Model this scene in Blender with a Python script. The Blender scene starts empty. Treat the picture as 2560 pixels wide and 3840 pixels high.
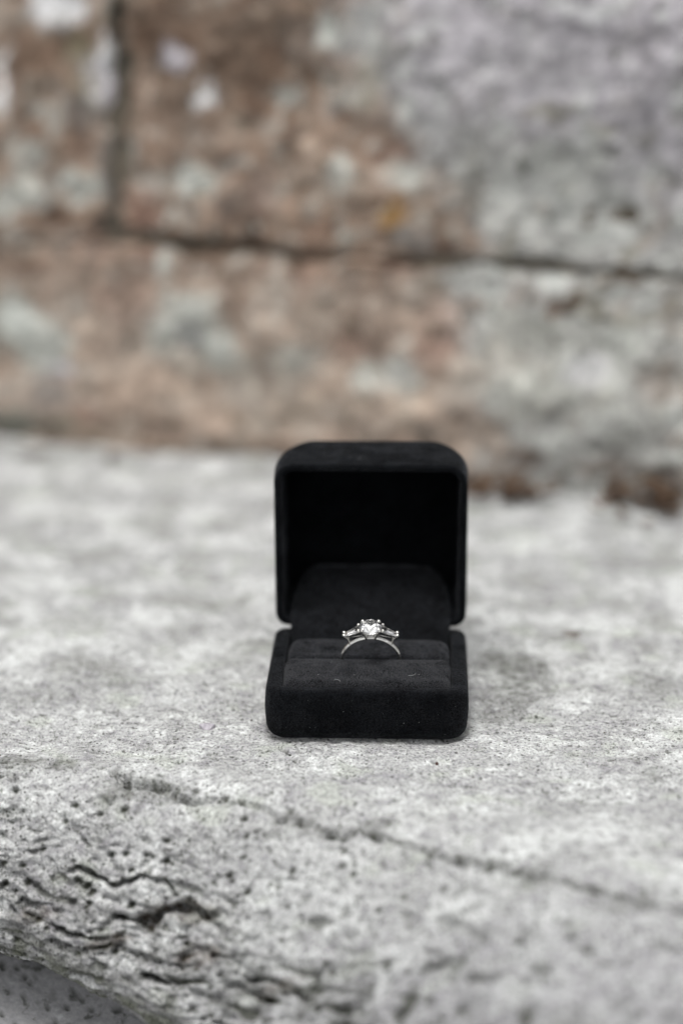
import bpy, math, random
import numpy as np
from mathutils import Matrix, Vector

MM = 0.001
R = math.radians
random.seed(7)
rng = np.random.default_rng(7)
scene = bpy.context.scene
col = scene.collection

# ------------------------------------------------------------------ camera
CAM = np.array([-7.99, -687.7, 292.9])
PITCH, ROLL = R(18.44), R(-0.26)
FPX = 9067.0                                   # focal length in pixels of the 2560 px wide picture
cam_d = bpy.data.cameras.new("camera")
cam = bpy.data.objects.new("camera", cam_d)
col.objects.link(cam)
scene.camera = cam
cam_d.sensor_fit = 'HORIZONTAL'
cam_d.sensor_width = 24.0
cam_d.lens = 24.0 * FPX / 2560
cam_d.clip_start, cam_d.clip_end = 0.01, 200
fw = Vector((0, math.cos(PITCH), -math.sin(PITCH)))
up0 = Vector((0, math.sin(PITCH), math.cos(PITCH)))
rt0 = Vector((1, 0, 0))
rt = math.cos(ROLL) * rt0 + math.sin(ROLL) * up0
up = -math.sin(ROLL) * rt0 + math.cos(ROLL) * up0
M = Matrix((rt, up, -fw)).transposed().to_4x4()
M.translation = Vector(CAM * MM)
cam.matrix_world = M
cam_d.dof.use_dof = True
cam_d.dof.focus_distance = 0.719
cam_d.dof.aperture_fstop = 3.4
cam_d.dof.aperture_blades = 9

# ------------------------------------------------------------------ overcast sky and soft sun
SUN_EL, SUN_AZ = R(72), R(205)                 # azimuth clockwise from +y: behind the camera, to its left
world = bpy.data.worlds.new("World")
scene.world = world
world.use_nodes = True
wn = world.node_tree
bg = wn.nodes["Background"]
sky = wn.nodes.new("ShaderNodeTexSky")
sky.sky_type = 'NISHITA'
sky.sun_disc = False
sky.sun_elevation = SUN_EL
sky.sun_rotation = SUN_AZ
sky.air_density, sky.dust_density, sky.ozone_density = 1.0, 6.0, 1.0
hs = wn.nodes.new("ShaderNodeHueSaturation")   # cloud cover takes the blue out of the sky
hs.inputs['Saturation'].default_value = 0.12
wn.links.new(sky.outputs[0], hs.inputs['Color'])
wn.links.new(hs.outputs[0], bg.inputs['Color'])
bg.inputs['Strength'].default_value = 0.12
sun_d = bpy.data.lights.new("sun", 'SUN')
sun_d.energy = 0.8
sun_d.angle = R(40)
sun_d.color = (1.0, 0.97, 0.93)
sun = bpy.data.objects.new("sun", sun_d)
col.objects.link(sun)
sdir = Vector((math.sin(SUN_AZ) * math.cos(SUN_EL), math.cos(SUN_AZ) * math.cos(SUN_EL), math.sin(SUN_EL)))
sun.rotation_euler = sdir.to_track_quat('Z', 'Y').to_euler()
scene.view_settings.view_transform = 'Standard'
scene.view_settings.look = 'None'
scene.view_settings.gamma = 1
scene.view_settings.exposure = 0.58
scene.cycles.max_bounces = 12
scene.cycles.transmission_bounces = 12
scene.cycles.caustics_reflective = False
scene.cycles.caustics_refractive = False


# ------------------------------------------------------------------ helpers
def hash01(ix, iy, seed):
    h = (ix.astype(np.int64) * 374761393 + iy.astype(np.int64) * 668265263 + seed * 974634777) & 0xFFFFFFFF
    h = ((h ^ (h >> 13)) * 1274126177) & 0xFFFFFFFF
    return ((h ^ (h >> 16)) & 0xFFFFFF) / float(0xFFFFFF)


def noise(x, y, seed=0):
    """gradient noise, about -1..1"""
    x = np.asarray(x, float); y = np.asarray(y, float)
    x, y = np.broadcast_arrays(x, y)
    ix, iy = np.floor(x).astype(np.int64), np.floor(y).astype(np.int64)
    fx, fy = x - ix, y - iy
    sx, sy = fx * fx * fx * (fx * (fx * 6 - 15) + 10), fy * fy * fy * (fy * (fy * 6 - 15) + 10)

    def g(i, j):
        a = hash01(ix + i, iy + j, seed) * 2 * np.pi
        return np.cos(a) * (fx - i) + np.sin(a) * (fy - j)
    a = g(0, 0); a = a + sx * (g(1, 0) - a)
    b = g(0, 1); b = b + sx * (g(1, 1) - b)
    return 1.5 * (a + sy * (b - a))


def fbm(x, y, octaves=4, seed=0, gain=0.5):
    s, a, f = 0, 1.0, 1.0
    for k in range(octaves):
        s = s + a * noise(x * f + 17.3 * k, y * f - 9.1 * k, seed + 31 * k)
        a *= gain; f *= 2.03
    return s


def sstep(a, b, x):
    t = np.clip((x - a) / (b - a), 0, 1)
    return t * t * (3 - 2 * t)


def srgb(r, g, b):
    f = lambda c: (c / 255 / 12.92) if c <= 10 else (((c / 255) + 0.055) / 1.055) ** 2.4
    return np.array([f(r), f(g), f(b)])


def mesh_from(name, verts, faces):
    me = bpy.data.meshes.new(name)
    me.from_pydata([tuple(v) for v in verts], [], [tuple(f) for f in faces])
    me.update()
    return me


def grid_mesh(name, P, colors=None, smooth=True):
    """P rows x cols x 3 in mm"""
    n, m, _ = P.shape
    me = bpy.data.meshes.new(name)
    me.vertices.add(n * m)
    me.vertices.foreach_set('co', (P * MM).astype(np.float32).ravel())
    idx = np.arange(n * m).reshape(n, m)
    q = np.stack([idx[:-1, :-1], idx[:-1, 1:], idx[1:, 1:], idx[1:, :-1]], -1).reshape(-1, 4)
    me.loops.add(q.size)
    me.loops.foreach_set('vertex_index', q.astype(np.int32).ravel())
    me.polygons.add(len(q))
    me.polygons.foreach_set('loop_start', np.arange(0, q.size, 4, dtype=np.int32))
    me.polygons.foreach_set('loop_total', np.full(len(q), 4, dtype=np.int32))
    if smooth:
        me.polygons.foreach_set('use_smooth', np.ones(len(q), dtype=bool))
    if colors is not None:
        at = me.color_attributes.new('tone', 'FLOAT_COLOR', 'POINT')
        c4 = np.ones((n * m, 4), np.float32)
        c4[:, :3] = colors.reshape(-1, 3)
        at.data.foreach_set('color', c4.ravel())
    me.update(calc_edges=True)
    me.validate()
    return me


def add(name, me, mat=None, parent=None, smooth=None):
    o = bpy.data.objects.new(name, me)
    col.objects.link(o)
    if mat:
        me.materials.append(mat)
    if parent:
        o.parent = parent
    if smooth is not None:
        for p in me.polygons:
            p.use_smooth = smooth
    return o


def empty(name, loc=(0, 0, 0), rot=(0, 0, 0)):
    o = bpy.data.objects.new(name, None)
    o.empty_display_size = 0.01
    o.location = [c * MM for c in loc]
    o.rotation_euler = rot
    col.objects.link(o)
    return o


def tag(o, label=None, cat=None, group=None, kind=None):
    for k, v in (('label', label), ('category', cat), ('group', group), ('kind', kind)):
        if v:
            o[k] = v
    return o


class MB:
    """collects vertices and faces, in mm"""
    def __init__(s):
        s.v, s.f = [], []

    def put(s, verts, faces):
        b = len(s.v)
        s.v += [tuple(v) for v in verts]
        s.f += [tuple(i + b for i in f) for f in faces]

    def tube(s, pts, rad, seg=8, squash=None):
        pts = [Vector(p) for p in pts]
        rads = rad if isinstance(rad, (list, tuple)) else [rad] * len(pts)
        rings = []
        ref = Vector((0.31, 0.83, 0.45)).normalized()
        for i, p in enumerate(pts):
            d = (pts[min(i + 1, len(pts) - 1)] - pts[max(i - 1, 0)]).normalized()
            a = d.cross(ref).normalized(); b = d.cross(a)
            rings.append([p + rads[i] * (math.cos(t) * a + math.sin(t) * b)
                          for t in [2 * math.pi * k / seg for k in range(seg)]])
        v = [q for r in rings for q in r]
        f = []
        for i in range(len(pts) - 1):
            for k in range(seg):
                a, b = i * seg + k, i * seg + (k + 1) % seg
                f.append((a, b, b + seg, a + seg))
        f.append(tuple(reversed(range(seg))))
        f.append(tuple(range((len(pts) - 1) * seg, len(pts) * seg)))
        s.put(v, f)

    def ball(s, c, r, nu=10, nv=7, sc=(1, 1, 1)):
        v = [(c[0], c[1], c[2] - r * sc[2])]
        for j in range(1, nv):
            ph = -math.pi / 2 + math.pi * j / nv
            for i in range(nu):
                t = 2 * math.pi * i / nu
                v.append((c[0] + r * sc[0] * math.cos(ph) * math.cos(t), c[1] + r * sc[1] * math.cos(ph) * math.sin(t),
                          c[2] + r * sc[2] * math.sin(ph)))
        v.append((c[0], c[1], c[2] + r * sc[2]))
        f = [(0, 1 + (i + 1) % nu, 1 + i) for i in range(nu)]
        for j in range(nv - 2):
            for i in range(nu):
                a, b = 1 + j * nu + i, 1 + j * nu + (i + 1) % nu
                f.append((a, b, b + nu, a + nu))
        o = 1 + (nv - 2) * nu
        f += [(o + i, o + (i + 1) % nu, len(v) - 1) for i in range(nu)]
        s.put(v, f)

    def build(s, name, mat, parent=None, smooth=True):
        me = mesh_from(name, [(x * MM, y * MM, z * MM) for x, y, z in s.v], s.f)
        return add(name, me, mat, parent, smooth)


# ------------------------------------------------------------------ materials
def new_mat(name):
    m = bpy.data.materials.new(name)
    m.use_nodes = True
    nt = m.node_tree
    return m, nt, nt.nodes['Principled BSDF']


def N(nt, kind, **kw):
    n = nt.nodes.new(kind)
    for k, v in kw.items():
        setattr(n, k, v)
    return n


def math_node(nt, op, a, b):
    n = N(nt, 'ShaderNodeMath', operation=op)
    for i, x in enumerate((a, b)):
        if isinstance(x, (int, float)):
            n.inputs[i].default_value = x
        else:
            nt.links.new(x, n.inputs[i])
    return n.outputs[0]


def noise_node(nt, coord, scale, detail=4, rough=0.6):
    n = N(nt, 'ShaderNodeTexNoise')
    n.inputs['Scale'].default_value = scale
    n.inputs['Detail'].default_value = detail
    n.inputs['Roughness'].default_value = rough
    nt.links.new(coord, n.inputs['Vector'])
    return n


def ramp_node(nt, fac, stops):
    r = N(nt, 'ShaderNodeValToRGB')
    cr = r.color_ramp
    while len(cr.elements) < len(stops):
        cr.elements.new(0.5)
    for e, (p, c) in zip(cr.elements, stops):
        e.position = p
        e.color = (*c, 1) if len(c) == 3 else c
    nt.links.new(fac, r.inputs[0])
    return r.outputs[0]


def mix_col(nt, mode, fac, a, b):
    n = N(nt, 'ShaderNodeMix', data_type='RGBA', blend_type=mode)
    if isinstance(fac, (int, float)):
        n.inputs[0].default_value = fac
    else:
        nt.links.new(fac, n.inputs[0])
    for i, x in ((6, a), (7, b)):
        if isinstance(x, tuple):
            n.inputs[i].default_value = (*x, 1)
        else:
            nt.links.new(x, n.inputs[i])
    return n.outputs[2]


def stone_material(name, grain, fleck, bump_d, bump_s, contrast, pores=0.0):
    """mesh tone attribute times fine mineral grain, plus crusty micro relief"""
    m, nt, p = new_mat(name)
    tc = N(nt, 'ShaderNodeTexCoord').outputs['Object']
    at = N(nt, 'ShaderNodeAttribute', attribute_name='tone').outputs['Color']
    n1 = noise_node(nt, tc, grain, 5, 0.65)
    n2 = noise_node(nt, tc, fleck, 3, 0.55)
    lo, hi = 1 - contrast, 1 + contrast * 0.75
    g1 = ramp_node(nt, n1.outputs['Fac'], [(0.36, (lo, lo, lo * 1.01)), (0.5, (1, 1, 1)), (0.66, (hi, hi, hi))])
    g2 = ramp_node(nt, n2.outputs['Fac'], [(0.3, (0.42, 0.43, 0.40)), (0.40, (1, 1, 1)), (0.60, (1, 1, 1)), (0.72, (1.25, 1.27, 1.26))])
    c = mix_col(nt, 'MULTIPLY', 1.0, at, g1)
    c = mix_col(nt, 'MULTIPLY', 1.0, c, g2)
    if pores:                                  # micro shadows of tiny holes painted as dark dots, in loose clusters
        for sc, size in ((pores, 0.30), (pores * 0.52, 0.24)):
            vp = N(nt, 'ShaderNodeTexVoronoi', feature='F1')
            vp.inputs['Scale'].default_value = sc
            nt.links.new(tc, vp.inputs['Vector'])
            sep = N(nt, 'ShaderNodeSeparateColor')
            nt.links.new(vp.outputs['Color'], sep.inputs[0])
            cl = noise_node(nt, tc, sc * 0.13, 3, 0.6)
            lim = math_node(nt, 'MULTIPLY', math_node(nt, 'MULTIPLY', sep.outputs[0], cl.outputs['Fac']), size * 2.2)
            dots = math_node(nt, 'LESS_THAN', vp.outputs['Distance'], lim)
            c = mix_col(nt, 'MULTIPLY', math_node(nt, 'MULTIPLY', dots, 0.72), c, (0.12, 0.12, 0.10))
    nt.links.new(c, p.inputs['Base Color'])
    p.inputs['Roughness'].default_value = 0.95
    p.inputs['Specular IOR Level'].default_value = 0.15
    vo = N(nt, 'ShaderNodeTexVoronoi', feature='SMOOTH_F1')
    vo.inputs['Scale'].default_value = grain * 1.1
    nt.links.new(tc, vo.inputs['Vector'])
    h = math_node(nt, 'ADD', n1.outputs['Fac'], math_node(nt, 'MULTIPLY', vo.outputs['Distance'], 0.7))
    b = N(nt, 'ShaderNodeBump')
    b.inputs['Strength'].default_value = bump_s
    b.inputs['Distance'].default_value = bump_d
    nt.links.new(h, b.inputs['Height'])
    nt.links.new(b.outputs[0], p.inputs['Normal'])
    return m


def suede_material(name, base, sheen, scale=1400):
    m, nt, p = new_mat(name)
    tc = N(nt, 'ShaderNodeTexCoord').outputs['Object']
    n1 = noise_node(nt, tc, 130, 3, 0.6)
    n2 = noise_node(nt, tc, scale, 3, 0.7)
    c1 = ramp_node(nt, n1.outputs['Fac'], [(0.35, tuple(c * 0.75 for c in base)), (0.65, tuple(c * 1.3 for c in base))])
    c2 = ramp_node(nt, n2.outputs['Fac'], [(0.38, (0.45, 0.45, 0.45)), (0.62, (1.7, 1.7, 1.7))])
    nt.links.new(mix_col(nt, 'MULTIPLY', 1.0, c1, c2), p.inputs['Base Color'])
    p.inputs['Roughness'].default_value = 1.0
    p.inputs['Specular IOR Level'].default_value = 0.05
    s1 = ramp_node(nt, n1.outputs['Fac'], [(0.38, (0.25,) * 3), (0.62, (1.0,) * 3)])
    s2 = ramp_node(nt, n2.outputs['Fac'], [(0.36, (0.12,) * 3), (0.64, (1.0,) * 3)])
    nt.links.new(math_node(nt, 'MULTIPLY', math_node(nt, 'MULTIPLY', s1, s2), sheen * 1.35), p.inputs['Sheen Weight'])
    p.inputs['Sheen Roughness'].default_value = 0.45
    p.inputs['Sheen Tint'].default_value = (0.85, 0.9, 1.0, 1)
    b = N(nt, 'ShaderNodeBump')
    b.inputs['Strength'].default_value = 0.8
    b.inputs['Distance'].default_value = 0.00025
    nt.links.new(n2.outputs['Fac'], b.inputs['Height'])
    nt.links.new(b.outputs[0], p.inputs['Normal'])
    return m


def plain_material(name, c, rough=0.8, var=0.25, scale=300):
    m, nt, p = new_mat(name)
    tc = N(nt, 'ShaderNodeTexCoord').outputs['Object']
    n1 = noise_node(nt, tc, scale)
    nt.links.new(ramp_node(nt, n1.outputs['Fac'], [(0.3, tuple(x * (1 - var) for x in c)), (0.7, tuple(x * (1 + var) for x in c))]),
                 p.inputs['Base Color'])
    p.inputs['Roughness'].default_value = rough
    return m


MAT = {}
MAT['ledge'] = stone_material('lichen_stone', 1050, 520, 0.0009, 0.9, 0.40, 900)
MAT['wall'] = stone_material('wall_stone', 260, 120, 0.0012, 0.6, 0.16)
MAT['lower'] = stone_material('lower_stone', 700, 260, 0.0006, 0.5, 0.14)
MAT['suede'] = suede_material('black_suede', (0.0026, 0.0031, 0.0038), 0.10)
MAT['pad'] = suede_material('cushion_suede', (0.0065, 0.0070, 0.0082), 0.2, 1000)
MAT['hinge'] = suede_material('hinge_suede', (0.0045, 0.005, 0.0058), 0.12, 1000)
MAT['nap'] = plain_material('suede_fibre', (0.0085, 0.0093, 0.0108), 0.9, 0.9, 3500)
MAT['mortar'] = plain_material('dark_mortar', (0.10, 0.085, 0.064), 0.95, 0.4, 120)
MAT['leaf'] = plain_material('dead_leaf', (0.10, 0.06, 0.035), 0.8, 0.5, 60)
MAT['grit'] = plain_material('grit', (0.06, 0.045, 0.035), 0.8, 0.6, 80)
MAT['seed'] = plain_material('seed_husk', (0.055, 0.02, 0.014), 0.5, 0.4, 400)
MAT['pad_nap'] = plain_material('cushion_fibre', (0.030, 0.031, 0.0345), 0.9, 0.98, 3000)
MAT['lint'] = plain_material('white_lint', (0.38, 0.39, 0.39), 0.7, 0.2, 400)
m, nt, p = new_mat('white_gold')
tc = N(nt, 'ShaderNodeTexCoord').outputs['Object']
nn = noise_node(nt, tc, 700)
nt.links.new(ramp_node(nt, nn.outputs['Fac'], [(0.3, (0.86, 0.85, 0.81)), (0.7, (0.93, 0.92, 0.89))]), p.inputs['Base Color'])
p.inputs['Metallic'].default_value = 1
p.inputs['Roughness'].default_value = 0.2
MAT['gold'] = m
m, nt, p = new_mat('diamond')
p.inputs['Base Color'].default_value = (1, 1, 1, 1)
p.inputs['Roughness'].default_value = 0.0
p.inputs['IOR'].default_value = 2.42
p.inputs['Transmission Weight'].default_value = 1.0
MAT['diamond'] = m
MAT_END = 1

# ------------------------------------------------------------------ the ledge the box stands on
# columns follow x; rows follow t, the distance walked over the surface towards the camera (t = -y where it is level)


def spaced(parts):
    out = []
    for a, b, s in parts:
        n = max(1, int(round(abs(b - a) / s)))
        out += list(np.linspace(a, b, n, endpoint=False))
    out.append(parts[-1][1])
    return np.array(out)


LX = spaced([(-460, -210, 8), (-210, -128, 1.6), (-128, 128, 0.6), (128, 210, 1.6), (210, 460, 8)])
LT = spaced([(-640, -320, 8), (-320, -70, 1.3), (-70, -20, 0.8), (-20, 200, 0.55), (200, 300, 1.0), (300, 380, 4)])


def ledge_profile():
    """y, z and slope of the bare profile: level under the box, falling steeply at the left front and rolling under there"""
    nr, nc = len(LT), len(LX)
    Y, Z, A = (np.zeros((nr, nc)) for _ in range(3))
    steep = R(1) * np.interp(LX, [-300, -115, -85, -50, -10, 40, 90, 160, 300], [72, 72, 69, 60, 42, 21, 12, 8, 8])
    start = np.interp(LX, [-200, -110, -60, 0, 60, 140], [26, 30, 40, 58, 78, 96]) + 4 * noise(LX / 30.0, 0.4, 4)
    ramp = np.interp(LX, [-120, -60, 0, 100], [26, 34, 50, 70])
    te = EDGE_A + EDGE_B * (LX + 105) + 3.5 * noise(LX / 30.0, 3.3, 5) + 2.0 * noise(LX / 10.0, 8.3, 6)
    te = np.maximum(te, 66)
    y = np.full(nc, -LT[0]); z = np.zeros(nc)
    for i in range(nr):
        t = LT[i]
        s = np.clip((t - start) / ramp, 0, 1)
        a = steep * s * s * (3 - 2 * s)
        a = a + np.where(t > te, np.minimum((t - te) / 15.0, R(168) - a), 0)
        Y[i], Z[i], A[i] = y, z, a
        if i + 1 < nr:
            dt = LT[i + 1] - LT[i]
            y = y - np.cos(a) * dt
            z = z - np.sin(a) * dt
    return Y, Z, A


EDGE_A, EDGE_B = 84.0, 0.56
LY, LZ, LA = ledge_profile()
LEDGE_END = 1
# cracks in the ledge: half width, depth, strength of painted shade and staining, its kind, then x, t along the line
CRACKS = [
    (3.4, 3.2, 0.95, 0, [(-74.0, 46.0), (-70.4, 49.3), (-66.8, 51.0), (-62.7, 52.1), (-57.9, 53.2), (-54.9, 56.5), (-51.3, 58.7)]),
    (1.6, 1.6, 0.5, 0, [(-51.3, 58.7), (-47.7, 59.8), (-42.3, 60.3), (-38.7, 62.0), (-30.9, 66.4), (-24.9, 70.2)]),
    (2.4, 1.7, 0.6, 0, [(-24.9, 70.2), (-18.9, 73.0), (-13.5, 77.4), (-9.3, 80.1), (-3.9, 79.0), (1.5, 82.3)]),
    (1.9, 2.2, 0.8, 0, [(1.5, 82.3), (9.3, 88.4), (15.9, 92.8), (22.5, 96.6)]),
    (2.4, 2.8, 0.95, 0, [(22.5, 96.6), (27.9, 98.3), (33.3, 101.0), (37.5, 104.9), (42.3, 106.5)]),
    (2.4, 2.6, 0.95, 0, [(42.3, 106.5), (50.1, 110.4), (55.5, 114.8), (62.1, 117.5), (69.2, 121.9), (80.0, 126.9)]),
    (1.3, 3.0, 0.95, 0, [(-86.6, 73.5), (-82.4, 74.6), (-79.4, 75.7), (-75.8, 79.0), (-72.2, 81.2), (-69.2, 81.2), (-66.8, 79.6), (-65.6, 79.0), (-62.1, 80.7), (-57.9, 82.3), (-54.9, 85.1)]),
    (3.2, 5.0, 1.0, 1, [(-63.9, 91.7), (-60.3, 90.6), (-57.9, 89.5), (-53.1, 88.9), (-49.5, 89.5), (-46.5, 91.7)]),
    (1.0, 1.4, 0.3, 0, [(-46.5, 91.1), (-44.7, 94.4), (-42.9, 97.2), (-41.1, 99.9)]),
    (2.2, 2.4, 0.7, 1, [(-52.5, 102.1), (-50.7, 101.0), (-47.1, 101.6), (-44.1, 103.8)]),
    (1.3, 2.0, 0.45, 0, [(-44.1, 103.8), (-39.3, 107.1), (-35.7, 109.2), (-31.5, 114.2)]),
    (1.6, 2.4, 0.5, 0, [(-75.8, 91.1), (-73.4, 90.0), (-71.0, 91.1), (-65.6, 91.7)]),
    (1.4, 2.6, 0.6, 0, [(-101.0, 81.2), (-98.0, 82.3), (-95.0, 82.3)]),
    (1.4, 2.2, 0.5, 0, [(-90.2, 91.1), (-87.8, 91.1), (-85.4, 92.2)]),
    (2.2, 2.2, 0.6, 0, [(18.3, 114.8), (21.9, 118.1), (25.5, 120.8), (28.5, 124.7)]),
    (2.0, 2.2, 0.6, 0, [(13.5, 126.9), (17.1, 126.9), (21.9, 128.5)]),
    (2.4, 2.6, 0.7, 0, [(24.9, 135.1), (27.3, 136.8), (30.3, 138.4)]),
    (1.8, 1.2, 0.5, 0, [(22.5, 108.2), (26.1, 108.2), (28.5, 109.2)]),
    (1.8, 2.0, 0.5, 0, [(38.7, 130.2), (41.1, 129.1)]),
    (1.6, 2.6, 0.6, 0, [(-39.3, 114.2), (-32.7, 117.0), (-27.9, 121.4)]),
    (1.7, 2.6, 0.6, 0, [(-63.3, 107.6), (-57.9, 109.8), (-51.9, 111.5), (-46.5, 115.3), (-42.9, 116.4)]),
    (1.4, 2.0, 0.5, 0, [(-72.2, 98.3), (-66.8, 101.6), (-60.9, 103.8), (-53.1, 106.5)]),
    (1.3, 1.8, 0.5, 0, [(-92.0, 95.5), (-82.4, 98.8), (-75.8, 103.2)]),
    (1.5, 2.2, 0.6, 0, [(-107.6, 89.5), (-99.8, 92.2), (-93.2, 94.4), (-85.4, 96.6)]),
    (1.5, 2.4, 0.5, 0, [(-35.7, 112.6), (-30.3, 115.3), (-23.1, 120.8), (-18.3, 123.6)]),
    (2, 2.4, 0.6, 0, [(-8.1, 129.6), (-3.3, 132.9)]),
    (1.6, 1.4, 0.5, 0, [(-107.6, 43.3), (-105.2, 43.3), (-102.8, 44.9)]),
    (1.0, 1.2, 0.5, 0, [(-81.2, 55.4), (-77.6, 55.4), (-74.6, 57.0)]),
]
# stained, darker or bleached patches of the ledge: x, t, rx, rt, strength, kind
PATCHES = [
    (-102.2, 37.8, 7.8, 6.3, 0.45, 0),
    (-90.2, 39.4, 4.8, 4.4, 0.5, 0),
    (-72.2, 53.7, 5.4, 4.4, 0.5, 0),
    (-61.5, 54.8, 9.0, 3.6, 0.45, 0),
    (47.7, -28.1, 10.8, 22.2, 0.5, 0),  # soft darker patch to the right of the box
    (44.1, -8.4, 9.6, 13.8, 0.4, 0),
    (41.7, 5.3, 8.4, 8.2, 0.3, 0),
    (-30.3, -2.4, 4.2, 4.7, 0.35, 0),
    (68.0, -61.1, 3.0, 3.7, 0.7, 1),
    (72.2, -63.5, 4.8, 2.8, 0.35, 0),
    (0.9, 79.0, 7.2, 3.3, 0.4, 0),
    (-23.7, 74.1, 7.8, 3.9, 0.3, 0),
    (39.9, 107.1, 7.8, 4.4, 0.35, 0),
    (66.8, 123.6, 9.0, 4.4, 0.3, 0),
    (57.3, 118.6, 2.4, 1.9, 0.4, 0),
    (-49.5, 92.2, 7.8, 3.0, 0.35, 1),
    (-48.3, 104.3, 6.6, 2.8, 0.5, 1),
    (-95.6, 86.2, 6.6, 2.5, 0.35, 1),
    (-25.5, 119.2, 6.0, 2.5, 0.35, 1),
    (-74.6, 96.6, 7.8, 1.9, 0.4, 1),
    (53.7, 70.2, 9.6, 7.2, 0.14, 0),
    (81.8, 50.4, 3.6, 4.4, 0.35, 0),
    (90.2, -21.6, 11.4, 14.5, 0.2, 0),
    (-81.8, -22.4, 16.8, 7.6, 0.2, 0),
    (-102.8, -10.1, 16.8, 8.3, 0.18, 0),
    (94.4, -128.6, 18.6, 6.5, 0.2, 0),
    (-64.4, -116.9, 25.1, 6.5, 0.16, 0),
    (-114.2, -149.4, 25.8, 7.1, 0.15, 0),
    (-49.5, -129.9, 15.6, 4.5, -0.2, 0),
    (-88.4, -189.8, 26.3, 7.8, -0.15, 0),
    (-18.3, 96.6, 18.6, 7.4, -0.12, 0),
    (-3.9, 87.3, 13.8, 5.8, -0.1, 0),
    (53.7, 84.0, 16.7, 13.2, -0.1, 0),
    (-35.7, 109.2, 5.4, 2.2, -0.3, 0),
    (-53.1, -45.8, 21.6, 11.7, -0.18, 0),
    (-86.6, -77.8, 21.6, 8.9, -0.15, 0),
    (60.3, -76.5, 14.9, 7.9, -0.12, 0),
]
PITS = [
    (-107.0, 36.7, 1.0),
    (-105.8, 40.0, 0.8),
    (-70.4, 48.8, 1.2),
    (-70.4, 60.3, 1.1),
    (-87.8, 60.3, 0.9),
    (-77.6, 59.8, 0.9),
    (-35.7, 68.6, 1.1),
    (-35.1, 74.1, 0.8),
    (-35.7, 79.6, 0.8),
    (-74.0, 72.4, 1.1),
    (-69.8, 73.0, 1.0),
    (-62.1, 74.6, 0.8),
    (-68.0, 77.9, 0.9),
    (-94.4, 67.5, 0.9),
    (-63.9, 53.2, 1),
    (-55.5, 54.2, 1.1),
    (-50.1, 55.4, 1.1),
    (-41.1, 59.8, 1),
    (-20.1, 73.0, 1),
    (-11.1, 79.0, 1.6),
    (0.3, 81.2, 1.4),
    (38.7, 104.9, 1.4),
    (-52.5, 32.3, 0.7),
    (-47.1, 33.9, 0.7),
    (-28.5, 11.4, 0.7),
    (-39.3, 15.8, 0.8),
    (-42.9, 24.0, 0.8),
    (-26.7, 31.2, 0.8),
    (-20.7, 33.4, 0.9),
    (0.3, 37.2, 0.7),
    (18.9, 40.5, 0.9),
    (-5.1, 93.3, 0.9),
    (1.5, 106.5, 0.9),
    (42.9, 99.9, 0.9),
    (-106.4, 69.7, 1.2),
    (-105.8, 75.7, 1.6),
    (-99.2, 76.8, 1.1),
    (-84.2, 77.4, 1.2),
    (-80.0, 81.8, 1.2),
    (-81.2, 79.6, 1.5),
    (-68.0, 87.8, 1.3),
    (50.7, 131.8, 1.5),
    (78.2, 79.0, 1),
    (72.2, 22.4, 0.8),
    (52.5, 25.1, 0.7),
    (62.7, 25.1, 0.8),
    (86.0, 13.0, 0.9),
    (71.0, 5.9, 1.2),
    (74.6, 7.5, 1.0),
    (70.4, -59.5, 1.1),
]
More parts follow.
